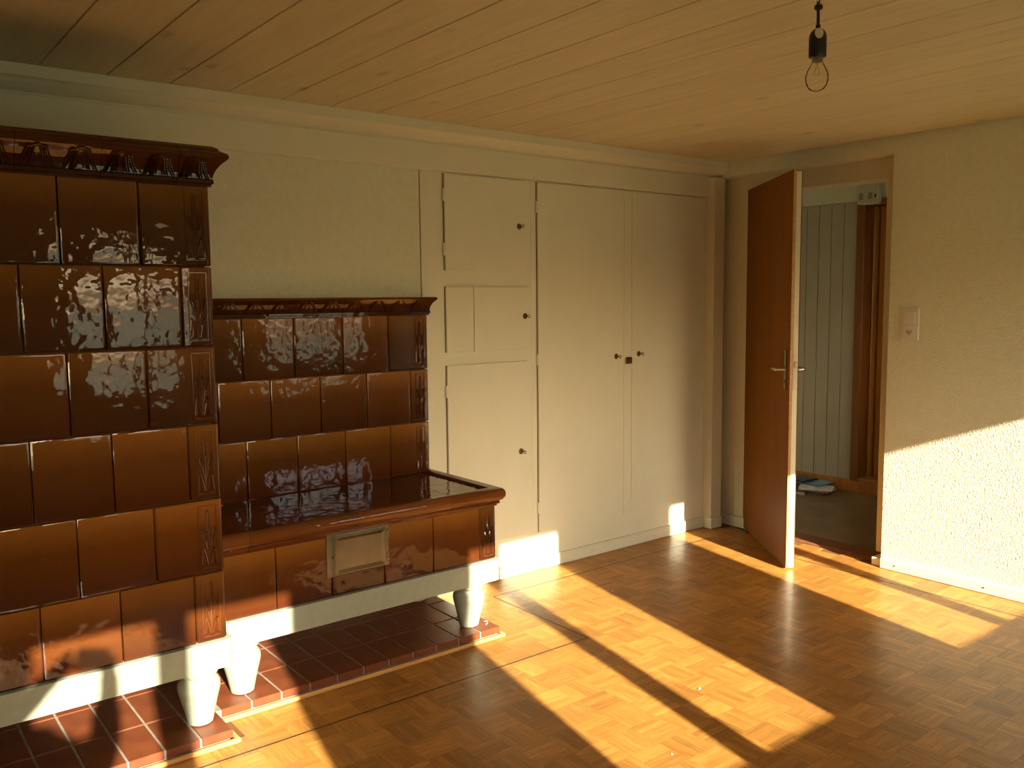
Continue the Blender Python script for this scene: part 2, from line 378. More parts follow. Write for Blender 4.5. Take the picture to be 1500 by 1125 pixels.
gd = MB().box(-150, 150, -300, -4.6, -3.2, -3.0).build('ground', M['grass']); S(gd, 'meadow outside the windows', 'ground')

# ================================================================ TILE STOVE
def tile_mesh(w, h, t=.03, gap=.0020, c=.0022, dome=.0003, cache={}):
    key = (round(w, 4), round(h, 4), t)
    if key in cache: return cache[key]
    W, H = w/2-gap, h/2-gap; mb = MB(); rings = []
    for ins, y in ((0, 0), (0, -(t-c)), (c*.35, -(t-c*.3)), (c*1.3, -t), (c*3.5, -t-dome)):
        rings.append([(-W+ins, y, -H+ins), (W-ins, y, -H+ins), (W-ins, y, H-ins), (-W+ins, y, H-ins)])
    v = [p for r in rings for p in r]; f = []
    for i in range(len(rings)-1):
        for k in range(4): k2 = (k+1) % 4; f.append((i*4+k, i*4+k2, i*4+4+k2, i*4+4+k))
    n = (len(rings)-1)*4; f.append((n, n+1, n+2, n+3)); f.append((3, 2, 1, 0))
    mb.add(v, f, True); me = mb.mesh('tile', M['glaze']); cache[key] = me; return me
def corner_mesh(w, h, dp, t=.03, gap=.0022, R=.014, cache={}):
    """tile wrapping a right-hand corner: front width w, return depth dp; origin at front centre"""
    key = (round(w, 4), round(h, 4), round(dp, 4))
    if key in cache: return cache[key]
    mb = MB(); x0, x1 = -w/2+gap, w/2
    pl = [(x0, 0), (x0, -t+.004), (x0+.004, -t)]
    for k in range(5):
        a = -math.pi/2+k*math.pi/8; pl.append((x1-R+R*math.cos(a), -t+R+R*math.sin(a)))
    pl += [(x1, -t+dp-.004), (x1-.004, -t+dp), (x1-t, -t+dp), (x1-t, 0)]
    n = len(pl); v = []; f = []; H = h/2-gap
    for ins, z in ((.004, -H), (0, -H+.004), (0, H-.004), (.004, H)):
        for (x, y) in pl: v.append((x-(ins if x > 0 else -ins)*.6, y+(ins*.8 if y < -t*.5 else 0), z))
    for i in range(3):
        for k in range(n): k2 = (k+1) % n; f.append((i*n+k, i*n+k2, (i+1)*n+k2, (i+1)*n+k))
    f.append(tuple(range(n))[::-1]); f.append(tuple(3*n+k for k in range(n)))
    mb.add(v, f, True); me = mb.mesh('corner_tile', M['glaze']); cache[key] = me; return me

def ear(mb, x, z0, z1, dx, y, grains=9):
    """an ear of wheat between z0 and z1, leaning dx"""
    for k in range(grains):
        t = k/(grains-1); z = z0+(z1-z0)*t; xx = x+dx*t; s = 1-.45*abs(t-.35)
        for sd in (-1, 1):
            mb.blob((xx+sd*.0048*s, y-.001, z), (.0032*s, 0, 0), (0, .0045, 0), (sd*.0022, 0, .0062*s))
    mb.blob((x+dx*1.03, y-.001, z1+.005), (.0022, 0, 0), (0, .0035, 0), (0, 0, .0065))
def wheat_mesh(w, h, cache={}):
    key = (round(w, 3), round(h, 3))
    if key in cache: return cache[key]
    mb = MB(); y = 0; hw, hh = w/2, h/2
    for a, b, c_, d in ((-hw, hw, hh-.004, hh), (-hw, hw, -hh, -hh+.004), (-hw, -hw+.004, -hh, hh), (hw-.004, hw, -hh, hh)):
        mb.cbox(a, b, y-.003, y+.001, c_, d, .0012)
    ear(mb, 0, hh*.22, hh*.80, 0, y)
    ear(mb, -hw*.34, -hh*.10, hh*.24, -hw*.30, y, grains=6); ear(mb, hw*.34, -hh*.10, hh*.24, hw*.30, y, grains=6)
    mb.tube([(0, y, -hh*.86), (0, y-.001, -hh*.3), (0, y-.001, hh*.22)], .0022, 6)
    for s in (-1, 1):
        mb.tube([(0, y, -hh*.80), (s*hw*.12, y-.001, -hh*.45), (s*hw*.34, y-.001, -hh*.10)], .0020, 6)
        mb.tube([(s*hw*.10, y, -hh*.88), (s*hw*.38, y-.0015, -hh*.52), (s*hw*.58, y-.0015, -hh*.34), (s*hw*.68, y-.0015, -hh*.40), (s*hw*.84, y-.001, -hh*.86)], .0026, 6)
        mb.tube([(s*hw*.16, y, -hh*.88), (s*hw*.48, y-.0015, -hh*.48), (s*hw*.66, y, -hh*.86)], .0018, 6)
        mb.cbox(min(s*.004, s*hw*.85), max(s*.004, s*hw*.85), y-.0055, y+.001, -hh*.965, -hh*.915, .002)
    me = mb.mesh('wheat_relief', M['relief']); cache[key] = me; return me

def tile(parent, x0, x1, z0, z1, yface, t=.03):
    w, h = round(x1-x0, 3), round(z1-z0, 3)
    return link('tile', tile_mesh(w, h, t), parent, Vector(((x0+x1)/2, yface+t, (z0+z1)/2))-parent.location)
def side_tile(parent, y0, y1, z0, z1, xface, t=.03):
    o = link('tile', tile_mesh(round(y1-y0, 3), round(z1-z0, 3), t), parent, Vector((xface-t, (y0+y1)/2, (z0+z1)/2))-parent.location, math.pi/2); return o
def corner_tile(parent, x0, x1, z0, z1, yface, dp, rel_w=.062, rel_c=None, t=.03):
    w, h = round(x1-x0, 3), round(z1-z0, 3)
    o = link('corner_tile', corner_mesh(w, h, dp, t), parent, Vector(((x0+x1)/2, yface+t, (z0+z1)/2))-parent.location)
    rx = x1-.052 if rel_c is None else rel_c
    link('wheat_relief', wheat_mesh(rel_w, h*.86), o, (rx-(x0+x1)/2, -t, 0)); return o
def cornice(parent, xl, xr, yf, prof, joints, ysides, mat, relief=None):
    """mitred moulding along the front and round the right end, cut into pieces at the joints"""
    xs = [xl]+joints+[xr]; lo = parent.location
    for i in range(len(xs)-1):
        mb = MB(); last = i == len(xs)-2
        path = [(xs[i]+.0008-lo.x, yf-lo.y, 0, -1)]
        if last:
            path += [(xr-lo.x, yf-lo.y, 1, -1), (xr-lo.x, ysides-lo.y, 1, 0)]
        else: path += [(xs[i+1]-.0008-lo.x, yf-lo.y, 0, -1)]
        mb.sweep([(o, z-lo.z) for o, z in prof], path, smooth=False)
        p = mb.build('cornice_piece', mat, parent)
        if relief: relief(p, xs[i], xs[i+1], lo)

# --- tall stove
SX, SY = -3.432, -.72
st = thing('tile_stove', 'tall brown glazed tile stove with wheat-ear cornice at left edge', 'stove', (-3.88, -.36, .047))
lo = st.location
zr = [1.850, 1.590, 1.330, 1.074, .822, .573, .338]
MB().box(-4.32-lo.x, SX-.018-lo.x, SY+.02-lo.y, .0-lo.y, .34-lo.z, 1.86-lo.z).build('core', M['grout_d'], st)
for r in range(6):
    z1, z0 = zr[r], zr[r+1]
    if r % 2 == 0: js = [-4.334, -4.107, -3.880, -3.653]; dp = .104
    else: js = [-4.334, -4.22, -3.993, -3.767, -3.536]; dp = .22
    for a, b in zip(js[:-1], js[1:]): tile(st, a, b, z0, z1, SY)
    corner_tile(st, js[-1], SX, z0, z1, SY, dp)
    ys = [SY+dp]
    while ys[-1] < -.03: ys.append(min(ys[-1]+.227, 0))
    for a, b in zip(ys[:-1], ys[1:]):
        if b-a > .03: side_tile(st, a, b, z0, z1, SX)
def stove_relief(p, xa, xb, lo):
    n = max(1, round((xb-xa)/.115))
    def surf(z):
        t = (z-1.872)/.052; return SY-.012-.036*max(0, t)**1.8-.001
    for k in range(n):
        mb = MB(); c = xa+(xb-xa)*(k+.5)/n
        for s in (-1, 1):
            for e, bx0 in enumerate((.022, .042)):
                for q in range(7):
                    t = q/6; z = 1.874+.042*t; x = c+s*(bx0-.010*t*(e+1))
                    for sd in (-1, 1):
                        mb.blob((x+sd*.0036-lo.x, surf(z)-.001-lo.y, z-lo.z), (.0030, 0, 0), (0, .0042, 0), (-s*.0022, -.002, .0046))
                mb.tube([(c+s*(bx0-.014)-lo.x, surf(1.918)-.001-lo.y, 1.918-lo.z), (c-s*.006-lo.x, surf(1.926)-lo.y, 1.927-lo.z)], .0016, 5)
                mb.tube([(c+s*(bx0*.5)-lo.x, surf(1.873)-.001-lo.y, 1.873-lo.z), (c+s*.003*(e+1)-lo.x, surf(1.90)-lo.y, 1.902-lo.z)], .0018, 5)
        mb.build('wheat_relief', M['glaze_mould'], p)
cornice(st, -4.36, SX, SY, [(-.03, 1.846), (.006, 1.846), (.006, 1.853), (.012, 1.855), (.012, 1.866), (.009, 1.870), (.012, 1.884), (.019, 1.900), (.032, 1.917), (.046, 1.929), (.050, 1.934), (.052, 1.940), (.048, 1.948), (.036, 1.955), (.028, 1.959), (.024, 1.967), (.012, 1.974), (-.03, 1.976)],
        [-4.215, -3.988, -3.760, -3.534], 0, M['glaze_mould'], stove_relief)
MB().box(-4.36-lo.x, SX+.0-lo.x, SY+.01-lo.y, -lo.y, 1.93-lo.z, 1.968-lo.z).build('top_plate', M['glaze_mould'], st)
def slab(parent, xl, xr, yf, yb, z0, z1, R=.03):
    lo = parent.location; pl = [(xl, yb), (xl, yf)]
    for k in range(6): a = -math.pi/2+k*math.pi/10; pl.append((xr-R+R*math.cos(a), yf+R+R*math.sin(a)))
    pl.append((xr, yb)); n = len(pl); v = [(x-lo.x, y-lo.y, z-lo.z) for z in (z0, z1) for x, y in pl]
    f = [tuple(range(n))[::-1], tuple(range(n, 2*n))]+[(k, (k+1) % n, n+(k+1) % n, n+k) for k in range(n)]
    return MB().add(v, f, True).build('base_slab', M['stone'], parent)
slab(st, -4.35, SX+.016, SY-.016, 0, .243, .338)
LEG = [(.038, 0), (.042, .003), (.044, .012), (.051, .045), (.0605, .085), (.068, .113), (.0705, .128), (.069, .142), (.063, .154), (.055, .162), (.0525, .167), (.056, .172), (.063, .175), (.0655, .180), (.0655, .1985)]
legm = MB().lathe(LEG, 0, 0, 28).mesh('leg', M['stone'])
for (x, y) in ((-3.520, -.668), (-3.52, -.10), (-4.25, -.668), (-4.25, -.10)): link('leg', legm, st, Vector((x, y, .0470))-lo)

# --- heated bench with tiled backrest
BX, BY = -2.176, -.58
be = thing('stove_bench', 'low brown tiled stove bench with steel hatch and tiled backrest', 'stove bench', (-2.79, -.30, .047))
lo = be.location
XS = SX+.004
MB().box(XS-lo.x, BX-.02-lo.x, BY+.02-lo.y, .0-lo.y, .342-lo.z, .615-lo.z).build('core', M['grout_d'], be)
zb0, zb1 = .338, .576
for a, b in zip([XS, -3.194, -2.970, -2.739, -2.505], [-3.194, -2.970, -2.739, -2.505, -2.267]): tile(be, a, b, zb0, zb1, BY)
corner_tile(be, -2.267, BX, zb0, zb1, BY, .2, .056, BX-.046)
for a, b in ((BY+.2, -.19), (-.19, -.001)): side_tile(be, a, b, zb0, zb1, BX)
# rim moulding
RIM = [(-.03, .574), (.002, .574), (.004, .582), (.012, .585), (.013, .592), (.010, .596), (.022, .604), (.030, .616), (.032, .630), (.029, .643), (.021, .652), (.010, .656), (-.012, .656), (-.020, .652), (-.022, .640), (-.03, .634)]
xs = [XS, -3.30, -2.86, -2.43]
for i in range(4):
    mb = MB(); pr = [(o, z-lo.z) for o, z in RIM]
    if i < 3: path = [(xs[i]+.0006-lo.x, BY-lo.y, 0, -1), (xs[i+1]-.0006-lo.x, BY-lo.y, 0, -1)]
    else: path = [(xs[3]+.0006-lo.x, BY-lo.y, 0, -1), (BX-lo.x, BY-lo.y, 1, -1), (BX-lo.x, -lo.y-.001, 1, 0)]
    mb.sweep(pr, path, smooth=True).build('rim_piece', M['glaze_rim'], be)
# seat tiles
def flat_tile(parent, x0, x1, y0, y1, z, mat, name='tile', t=.03):
    lo = parent.location; w, h = (x1-x0)/2-.0006, (y1-y0)/2-.0006
    me = MB().cbox(-w, w, -h, h, -t, 0, .0006).mesh(name, mat)
    return link(name, me, parent, Vector(((x0+x1)/2, (y0+y1)/2, z))-lo)
gx = [XS, -3.32, -3.09, -2.855, -2.625, -2.39, BX-.020]
for a, b in zip(gx[:-1], gx[1:]):
    for c_, d in ((BY+.020, -.315), (-.315, -.045)): flat_tile(be, a, b, c_, d, .6425, M['glaze_top'], 'seat_tile')
# backrest
PY = -.05; zp = [1.408, 1.146, .892, .640]
MB().box(XS-lo.x, X1-.012-lo.x, PY+.018-lo.y, -lo.y-.001, .60-lo.z, 1.42-lo.z).build('backrest_core', M['grout_d'], be)
for r in range(3):
    z1, z0 = zp[r], zp[r+1]
    js = [XS, -3.312, -3.084, -2.855, -2.624, -2.392] if r != 1 else [XS, -3.195, -2.969, -2.739, -2.509, -2.277]
    for a, b in zip(js[:-1], js[1:]): tile(be, a, b, z0, z1, PY)
    corner_tile(be, js[-1], X1, z0, z1, PY, .049, .05, X1-.05)
def bench_relief(p, xa, xb, lo):
    n = max(1, round((xb-xa)/.115))
    for k in range(n):
        mb = MB(); c = xa+(xb-xa)*(k+.5)/n
        for s in (-1, 1):
            for q in range(8):
                t = q/7; z = 1.430+.038*t; x = c+s*(.040-.028*t**1.6); y = PY-.010-.018*t**1.6
                for sd in (-1, 1): mb.blob((x+sd*.0034-lo.x, y-lo.y, z-lo.z), (.0030, 0, 0), (0, .0040, 0), (-s*.002, -.001, .0042))
            mb.tube([(c+s*.016-lo.x, PY-.0105-lo.y, 1.43-lo.z), (c+s*.005-lo.x, PY-.020-lo.y, 1.462-lo.z)], .0018, 5)
        mb.build('wheat_relief', M['relief'], p)
cornice(be, XS, X1, PY, [(-.02, 1.404), (.005, 1.404), (.005, 1.411), (.010, 1.413), (.010, 1.422), (.007, 1.425), (.010, 1.443), (.018, 1.460), (.030, 1.473), (.035, 1.478), (.036, 1.484), (.030, 1.489), (-.02, 1.490)],
        [-2.97, -2.62, -2.275], -.001, M['glaze_mould'], bench_relief)
slab(be, SX+.018, BX+.014, BY-.016, 0, .243, .338)
for (x, y) in ((-3.318, -.527), (-2.292, -.527), (-2.292, -.10)): link('leg', legm, be, Vector((x, y, .0470))-lo)
# steel hatch
hx0, hx1, hz0, hz1, hy = -2.993, -2.722, .418, .584, BY-.004
def bl(mb, name, mat, parent): 
    o = mb.build(name, mat, parent); return o
hb = MB().cbox(hx0-lo.x, hx1-lo.x, hy-.004-lo.y, hy+.012-lo.y, hz0-lo.z, hz1-lo.z, .0015).build('hatch_frame', M['steel'], be)
dx0, dx1, dz0, dz1 = hx0+.026, hx1-.020, hz0+.006, hz1-.006
v = []; 
for ins, y in ((0, hy-.004), (0, hy-.018), (.003, hy-.021), (.007, hy-.021), (.020, hy-.012), (.026, hy-.012)):
    v += [(dx0+ins-lo.x, y-lo.y, dz0+ins-lo.z), (dx1-ins-lo.x, y-lo.y, dz0+ins-lo.z), (dx1-ins-lo.x, y-lo.y, dz1-ins-lo.z), (dx0+ins-lo.x, y-lo.y, dz1-ins-lo.z)]
f = [(i*4+k, i*4+(k+1) % 4, i*4+4+(k+1) % 4, i*4+4+k) for i in range(5) for k in range(4)]+[(20, 21, 22, 23), (3, 2, 1, 0)]
hd = MB().add(v, f).build('hatch_door', M['steel'], be)
for hz in (hz0+.040, hz1-.032):
    MB().lathe([(.006, -.017), (.0085, -.014), (.0085, -.003), (.005, -.002), (.005, .002), (.0085, .003), (.0085, .014), (.006, .017)], hx1-.012-lo.x, hy-.012-lo.y, 12, hz-lo.z).build('hinge', M['steel'], hd)
MB().cbox(dx0-.006-lo.x, dx0+.002-lo.x, hy-.012-lo.y, hy-.004-lo.y, (hz0+hz1)/2-.012-lo.z, (hz0+hz1)/2-.002-lo.z, .001).build('latch', M['steel_d'], hd)

# --- hearth of terracotta tiles
he = thing('hearth', 'red terracotta tiled hearth step under stove and bench with oak edging', 'hearth', (-3.1, -.4, 0))
lo = he.location
HT = .046
MB().box(-4.5-lo.x, -3.462-lo.x, -.785-lo.y, -lo.y-.001, 0, HT-.0035).box(-3.462-lo.x, -2.205-lo.x, -.622-lo.y, -lo.y-.001, 0, HT-.0035).build('mortar_bed', M['grout'], he)
def hearth_tiles(xl, xr, yf, rows, x_ph):
    xs = [xr]; x = x_ph
    while x > xl: xs.append(x); x -= .1135
    cache = {}
    for a, b in zip(xs[1:], xs[:-1]):
        ys = [yf]+rows+[-.001]
        for c_, d in zip(ys[:-1], ys[1:]):
            w, h = round(b-a, 3), round(d-c_, 3)
            if (w, h) not in cache: cache[(w, h)] = MB().cbox(-w/2+.0042, w/2-.0042, -h/2+.0042, h/2-.0042, -.03, 0, .002).mesh('hearth_tile', M['hearth'])
            link('hearth_tile', cache[(w, h)], he, Vector(((a+b)/2, (c_+d)/2, HT+random.uniform(-.0006, .0004)))-lo)
hearth_tiles(-4.5, -3.450, -.796, [-.567, -.318], -3.560)
hearth_tiles(-3.446, -2.195, -.632, [-.42, -.20], -2.300)
def trimbar(x0, x1, y0, y1):
    MB().cbox(x0-lo.x, x1-lo.x, y0-lo.y, y1-lo.y, .0005, .017, .004).build('edge_strip', M['trimwood'], he)
trimbar(-4.5, -3.432, -.813, -.797); trimbar(-3.449, -3.433, -.797, -.650); trimbar(-3.449, -2.180, -.649, -.6335); trimbar(-2.1945, -2.180, -.6335, -.02)

# ================================================================ CUPBOARDS
def door_leaf(parent, name, x0, x1, z0, z1, hinge_side, hinges, keyx=None, keyz=None, key='key', t=.012):
    lo = parent.location
    d = MB().cbox(x0-lo.x, x1-lo.x, -t-lo.y, 0-lo.y, z0-lo.z, z1-lo.z, .002).build(name, M['paint'], parent)
    if hinge_side:
        hx = x0-.0028 if hinge_side < 0 else x1+.004
        MB().box(min(hx, x0+.001)-.001-lo.x, max(hx, x0+.001)-lo.x if hinge_side < 0 else hx+.001-lo.x, -.004-lo.y, -.0005-lo.y, z0-lo.z, z1-lo.z).build('gap', M['paint_gap'], d)
        for hz in hinges:
            MB().lathe([(.005, -.030), (.0065, -.027), (.0065, -.002), (.005, -.001), (.005, .001), (.0065, .002), (.0065, .027), (.005, .030)], hx-.003-lo.x, -.009-lo.y, 12, hz-lo.z).build('hinge', M['paint'], d)
    if keyx is not None:
        e = MB().lathe([(.014, 0), (.016, .0015), (.013, .004), (.006, .0045)], 0, 0, 18).build('escutcheon', M['brass'], d)
        e.matrix_local = Matrix.Translation((keyx-lo.x, -t-lo.y, keyz-lo.z)) @ Matrix.Rotation(math.radians(90), 4, 'X')
        y0 = -t-lo.y; X, Z = keyx-lo.x, keyz-lo.z
        k = MB().tube([(X, y0, Z), (X, y0-.026, Z)], .0022, 8)
        ring = [(X, y0-.034+.009*math.cos(a), Z+.009*math.sin(a)*.9) for a in [2*math.pi*i/12 for i in range(13)]]
        k.tube(ring, .0018, 6); k.build('key', M['brass'], d)
    return d
cu = thing('wall_cupboard', 'white built-in cupboard with three stacked small doors beside the stove bench', 'cupboard', (-1.83, 0, 0)); lo = cu.location
MB().box(X1+.0022-lo.x, -1.4885-lo.x, .0, .028, .0, 2.094).build('face_frame', M['paint'], cu)
MB().box(X1+.003-lo.x, -1.490-lo.x, .028, .50, .0, 2.09).build('carcass', M['paint'], cu)
door_leaf(cu, 'door', -2.038, -1.525, 1.618, 2.084, -1, [1.983, 1.721], -1.576, 1.849)
door_leaf(cu, 'door', -2.038, -1.8725, 1.214, 1.539, -1, [])
door_leaf(cu, 'door', -1.8695, -1.526, 1.214, 1.539, 0, [], -1.541, 1.386)
door_leaf(cu, 'door', -2.038, -1.526, .210, 1.150, -1, [1.022, .36], -1.576, .670)
wa = thing('wardrobe', 'white built-in wardrobe with two tall flush doors', 'wardrobe', (-.78, 0, 0)); lo = wa.location
MB().box(-1.4875-lo.x, -.0755-lo.x, .0, .028, .0, 2.094).build('face_frame', M['paint'], wa)
MB().box(-1.486-lo.x, -.077-lo.x, .028, .50, .0, 2.09).build('carcass', M['paint'], wa)
dl = door_leaf(wa, 'door', -1.450, -.745, .206, 2.086, -1, [1.957, 1.151, .343], -.868, 1.141)
dr = door_leaf(wa, 'door', -.739, -.098, .206, 2.086, -1, [], -.682, 1.148)
MB().cbox(-.808-lo.x, -.746-lo.x, -.0165-lo.y, -.0125-lo.y, .210, 2.082, .0015).build('cover_strip', M['paint'], dl)
MB().cbox(-.803-lo.x, -.748-lo.x, -.030, -.017, 1.094, 1.133, .006).build('latch', M['brass'], dl)

# ================================================================ DOOR LEAF
HX, HYY = .118, -.165
ang = math.atan2(-.87-HYY, -.435-HX)
DL = math.hypot(-.87-HYY, -.435-HX)
dd = thing('door_1', 'brown veneered wooden door with white edge standing ajar', 'door', (HX, HYY, .010), ang, kind='structure')
# local: x from hinge to free edge, y negative side = room face?  face toward camera is local -y or +y
fc = Vector((-math.sin(ang), math.cos(ang)))          # local +y in world
side = 1 if (Vector((CAM.x-HX, CAM.y-HYY))).dot(fc) > 0 else -1
def yb(a, b): a, b = side*a, side*b; return min(a, b), max(a, b)
y0, y1 = yb(0, -.018); MB().cbox(0, DL, y0, y1, 0, 2.122, .0015).build('face_panel', M['doorwood'], dd)
y0, y1 = yb(-.0182, -.046); MB().cbox(.0, DL-.006, y0, y1, 0, 2.112, .0015).build('core_panel', M['paint'], dd)
y0, y1 = yb(-.0462, -.050); MB().cbox(.0, DL-.006, y0, y1, 0, 2.112, .001).build('rear_panel', M['doorwood'], dd)
y0, y1 = yb(-.002, -.016); MB().cbox(DL+.0003, DL+.0035, y0, y1, .002, 2.12, .0005).build('edge_strip', M['trimwood'], dd)
y0, y1 = yb(-.022, -.042); lk = MB().cbox(DL-.0055, DL-.0035, y0, y1, .97, 1.16, .0005).build('lock_plate', M['whitepl'], dd)
y0, y1 = yb(-.027, -.037); MB().cbox(DL-.004, DL+.005, y0, y1, 1.09, 1.12, .002).build('latch_bolt', M['chrome'], lk)
def handle(sgn, yface):
    y0, y1 = sorted((yface, yface+sgn*.006))
    pt = MB().cbox(DL-.078, DL-.042, y0, y1, .965, 1.185, .003).build('handle_plate', M['chrome'], dd)
    hz = 1.075; xx = DL-.06
    MB().tube([(xx, yface, hz), (xx, yface+sgn*.042, hz), (xx-.012, yface+sgn*.052, hz), (xx-.06, yface+sgn*.054, hz+.001), (xx-.118, yface+sgn*.050, hz+.004)], [.009, .009, .0095, .009, .0075], 12).build('lever', M['chrome'], pt)
    y0, y1 = sorted((yface+sgn*.006, yface+sgn*.0068)); MB().box(xx-.003, xx+.003, y0, y1, 1.000, 1.020).build('keyhole', M['dark'], pt)
handle(side, 0); handle(-side, -side*.050)
for hz in (.25, 1.85):
    MB().lathe([(.006, -.04), (.008, -.037), (.008, .037), (.006, .04)], -.004, side*.006, 12, hz).build('hinge', M['chrome'], dd)

# ================================================================ LIGHT SWITCH
sw = thing('light_switch', 'cream wall plate with rocker switch above a power socket', 'switch', (0, -1.293, 1.326))
MB().cbox(-.008, 0, -.049, .049, -.084, .084, .003).build('plate', M['whitepl'], sw)
MB().cbox(-.0125, -.0075, -.031, .031, .006, .066, .002).build('rocker', M['whitepl'], sw)
sk = MB().cbox(-.011, -.0075, -.031, .031, -.070, -.004, .002).build('socket', M['whitepl'], sw)
hx = MB().lathe([(.0185, 0), (.0185, .0012)], 0, 0, 6).build('socket_well', M['cream'], sk); hx.matrix_local = Matrix.Translation((-.011, 0, -.042)) @ Matrix.Rotation(math.radians(-90), 4, 'Y')
for (a, b) in ((-.0095, .003), (.0095, .003), (0, -.003)):
    q = MB().lathe([(.0034, 0), (.0034, .001)], 0, 0, 10).build('socket_hole', M['dark'], sk); q.matrix_local = Matrix.Translation((-.0121, a, -.042+b)) @ Matrix.Rotation(math.radians(-90), 4, 'Y')

# ================================================================ PENDANT BULB
lp = thing('pendant_lamp', 'bare clear bulb in black socket hanging from ceiling cord', 'lamp', (-2.350, -2.231, 2.30)); 
zs = 2.135-2.30
MB().tube([(0, 0, 0), (.002, 0, -.03), (0, .001, -.06), (.0005, 0, zs+.03)], .0042, 8).build('cord', M['black'], lp)
MB().lathe([(.008, -.006), (.011, -.003), (.011, .004), (.007, .008)], 0, 0, 12, -.075).build('cord_knot', M['black'], lp)
hk = MB().tube([(-.002, 0, -.008), (-.002, 0, -.035), (.006, 0, -.045), (.010, 0, -.055), (.003, 0, -.064), (-.006, 0, -.058)], .0025, 6).build('hook', M['whitepl'], lp)
MB().lathe([(.012, -.010), (.017, -.008), (.017, .002), (.004, .004)], 0, 0, 16, -.004).build('ceiling_cap', M['whitepl'], lp)
sc = MB().lathe([(.0215, -.036), (.0225, -.034), (.0225, .012), (.0215, .020), (.018, .028), (.012, .034), (.006, .036), (.006, .046), (.0045, .047)], 0, 0, 28, zs).build('socket', M['black'], lp)
sp = MB()
pat = []; n_ = 8
for j, (r, z) in enumerate(((.0231, .006), (.0230, .013), (.0221, .021), (.0186, .0288), (.0124, .0348))):
    wdt = (10, 24, 30, 30, 26)[j]
    for i in range(n_): a = math.radians(222-wdt+2*wdt*i/(n_-1)); pat.append((r*math.cos(a), r*math.sin(a), zs+z))
sp.add(pat, [(j*n_+i, j*n_+i+1, (j+1)*n_+i+1, (j+1)*n_+i) for j in range(4) for i in range(n_-1)], True).build('white_spot', M['whitepl'], sc)  # white patch curving over one side of the socket shoulder
blb = MB().lathe([(.0125, -.034), (.0132, -.044), (.0150, -.052), (.0205, -.062), (.0262, -.073), (.0292, -.085), (.0290, -.096), (.0255, -.108), (.0190, -.117), (.0100, -.1215), (.001, -.1225)], 0, 0, 28, zs).build('bulb', M['bulb'], lp)
MB().tube([(0, 0, zs-.034), (0, 0, zs-.066)], [.006, .003], 8).build('stem', M['bulb'], blb)
MB().tube([(0, 0, zs-.05), (.004, 0, zs-.062), (.014, 0, zs-.078)], .0005, 5).tube([(0, 0, zs-.05), (-.004, 0, zs-.062), (-.014, 0, zs-.078)], .0005, 5).tube([(.014, 0, zs-.078), (.007, .004, zs-.081), (0, 0, zs-.080), (-.007, .004, zs-.081), (-.014, 0, zs-.078)], .0004, 5).build('filament', M['steel_d'], blb)
MB().lathe([(.0136, -.048), (.0138, -.040), (.0138, -.030)], 0, 0, 20, zs).build('screw_cap', M['steel'], blb)

# ================================================================ HALL BEYOND THE DOOR
HBX = 1.60
S(MB().box(.151, 2.6, -2.2, 2.2, -.06, .0).build('floor_hall', M['hallfloor']), 'dark glossy brown hallway floor beyond the door', 'floor')
S(MB().box(.14, 2.6, -2.2, 2.2, 2.29, 2.40).build('ceiling_hall', M['paint']), 'white hallway ceiling beyond the door', 'ceiling')
wh = MB().box(HBX+.012, HBX+.1, -.045, 2.2, 0, 2.30).box(HBX, HBX+.1, -1.3, -.045, 2.175, 2.30).box(HBX, HBX+.1, -2.2, -1.3, 0, 2.3).box(HBX-.02, HBX+.012, -.045, 2.2, 2.165, 2.30).build('wall_hall', M['paint'])
S(wh, 'pale grey boarded hallway wall seen through the doorway', 'wall')
bm2 = MB().cbox(0, .012, -.0525+.0018, .0525-.0018, .085, 2.165, .0035).mesh('board', M['hallboard'])
for k in range(12): link('board', bm2, wh, (HBX, .010+k*.105, 0))
S(MB().box(.14, 2.6, 1.5, 1.6, 0, 2.4).build('wall_hall_end', M['paint']), 'end wall of the hallway, out of view', 'wall')
S(MB().box(.14, .35, -2.3, -2.2, 0, 2.4).box(1.0, 2.6, -2.3, -2.2, 0, 2.4).box(.35, 1.0, -2.3, -2.2, 0, 1.12).box(.35, 1.0, -2.3, -2.2, 1.98, 2.4).build('wall_hall_front', M['paint']), 'near end wall of the hallway, out of view, with an added opening for light', 'wall')  # opening is added, sized to let sun in and brighten the hall
S(MB().box(2.5, 2.6, -2.2, 2.2, 0, 2.4).build('wall_hall_outer', M['paint']), 'outer wall beyond the hallway, out of view', 'wall')
S(MB().box(.10, .14, .4, 2.2, 0, 2.4).box(.14, .26, -2.2, NY-.05, 0, 2.4).box(.14, .26, .11, 2.2, 0, 2.4).box(.14, .26, NY-.05, .11, NZ+.052, 2.4).build('wall_hall_inner', M['paint']), 'hallway side of the door wall', 'wall')
S(MB().cbox(HBX-.014, HBX+.012, -.117, .95, .0, .088, .003).build('baseboard_hall', M['hallwood']), 'orange pine baseboard below the grey hallway boards', 'baseboard')
tf = thing('trim_7', 'dark brown pine door frame at the back of the hallway', 'door frame', (HBX, -.4, 0), kind='structure')
MB().cbox(-.016, .10, .290, .354, .088, 2.175, .003).build('jamb', M['hallwood_d'], tf)
MB().cbox(-.016, .10, -.70, -.64, .0, 2.175, .003).build('jamb', M['hallwood_d'], tf)
MB().cbox(-.014, .10, -.64, .29, 2.135, 2.175, .003).build('head', M['hallwood_d'], tf)
MB().cbox(-.010, .10, -.64, .283, .0, .098, .003).build('riser', M['hallwood'], tf)
MB().cbox(-.012, .26, -.64, .29, .098, .112, .003).build('sill', M['hallwood'], tf)
d2 = thing('door_2', 'orange pine cupboard side glowing behind the hallway frame', 'door', (HBX+.10, -.25, .112), kind='structure')
MB().cbox(.0, .16, .125, .140, 0, 2.02, .003).build('side_panel', M['hallwood'], d2)
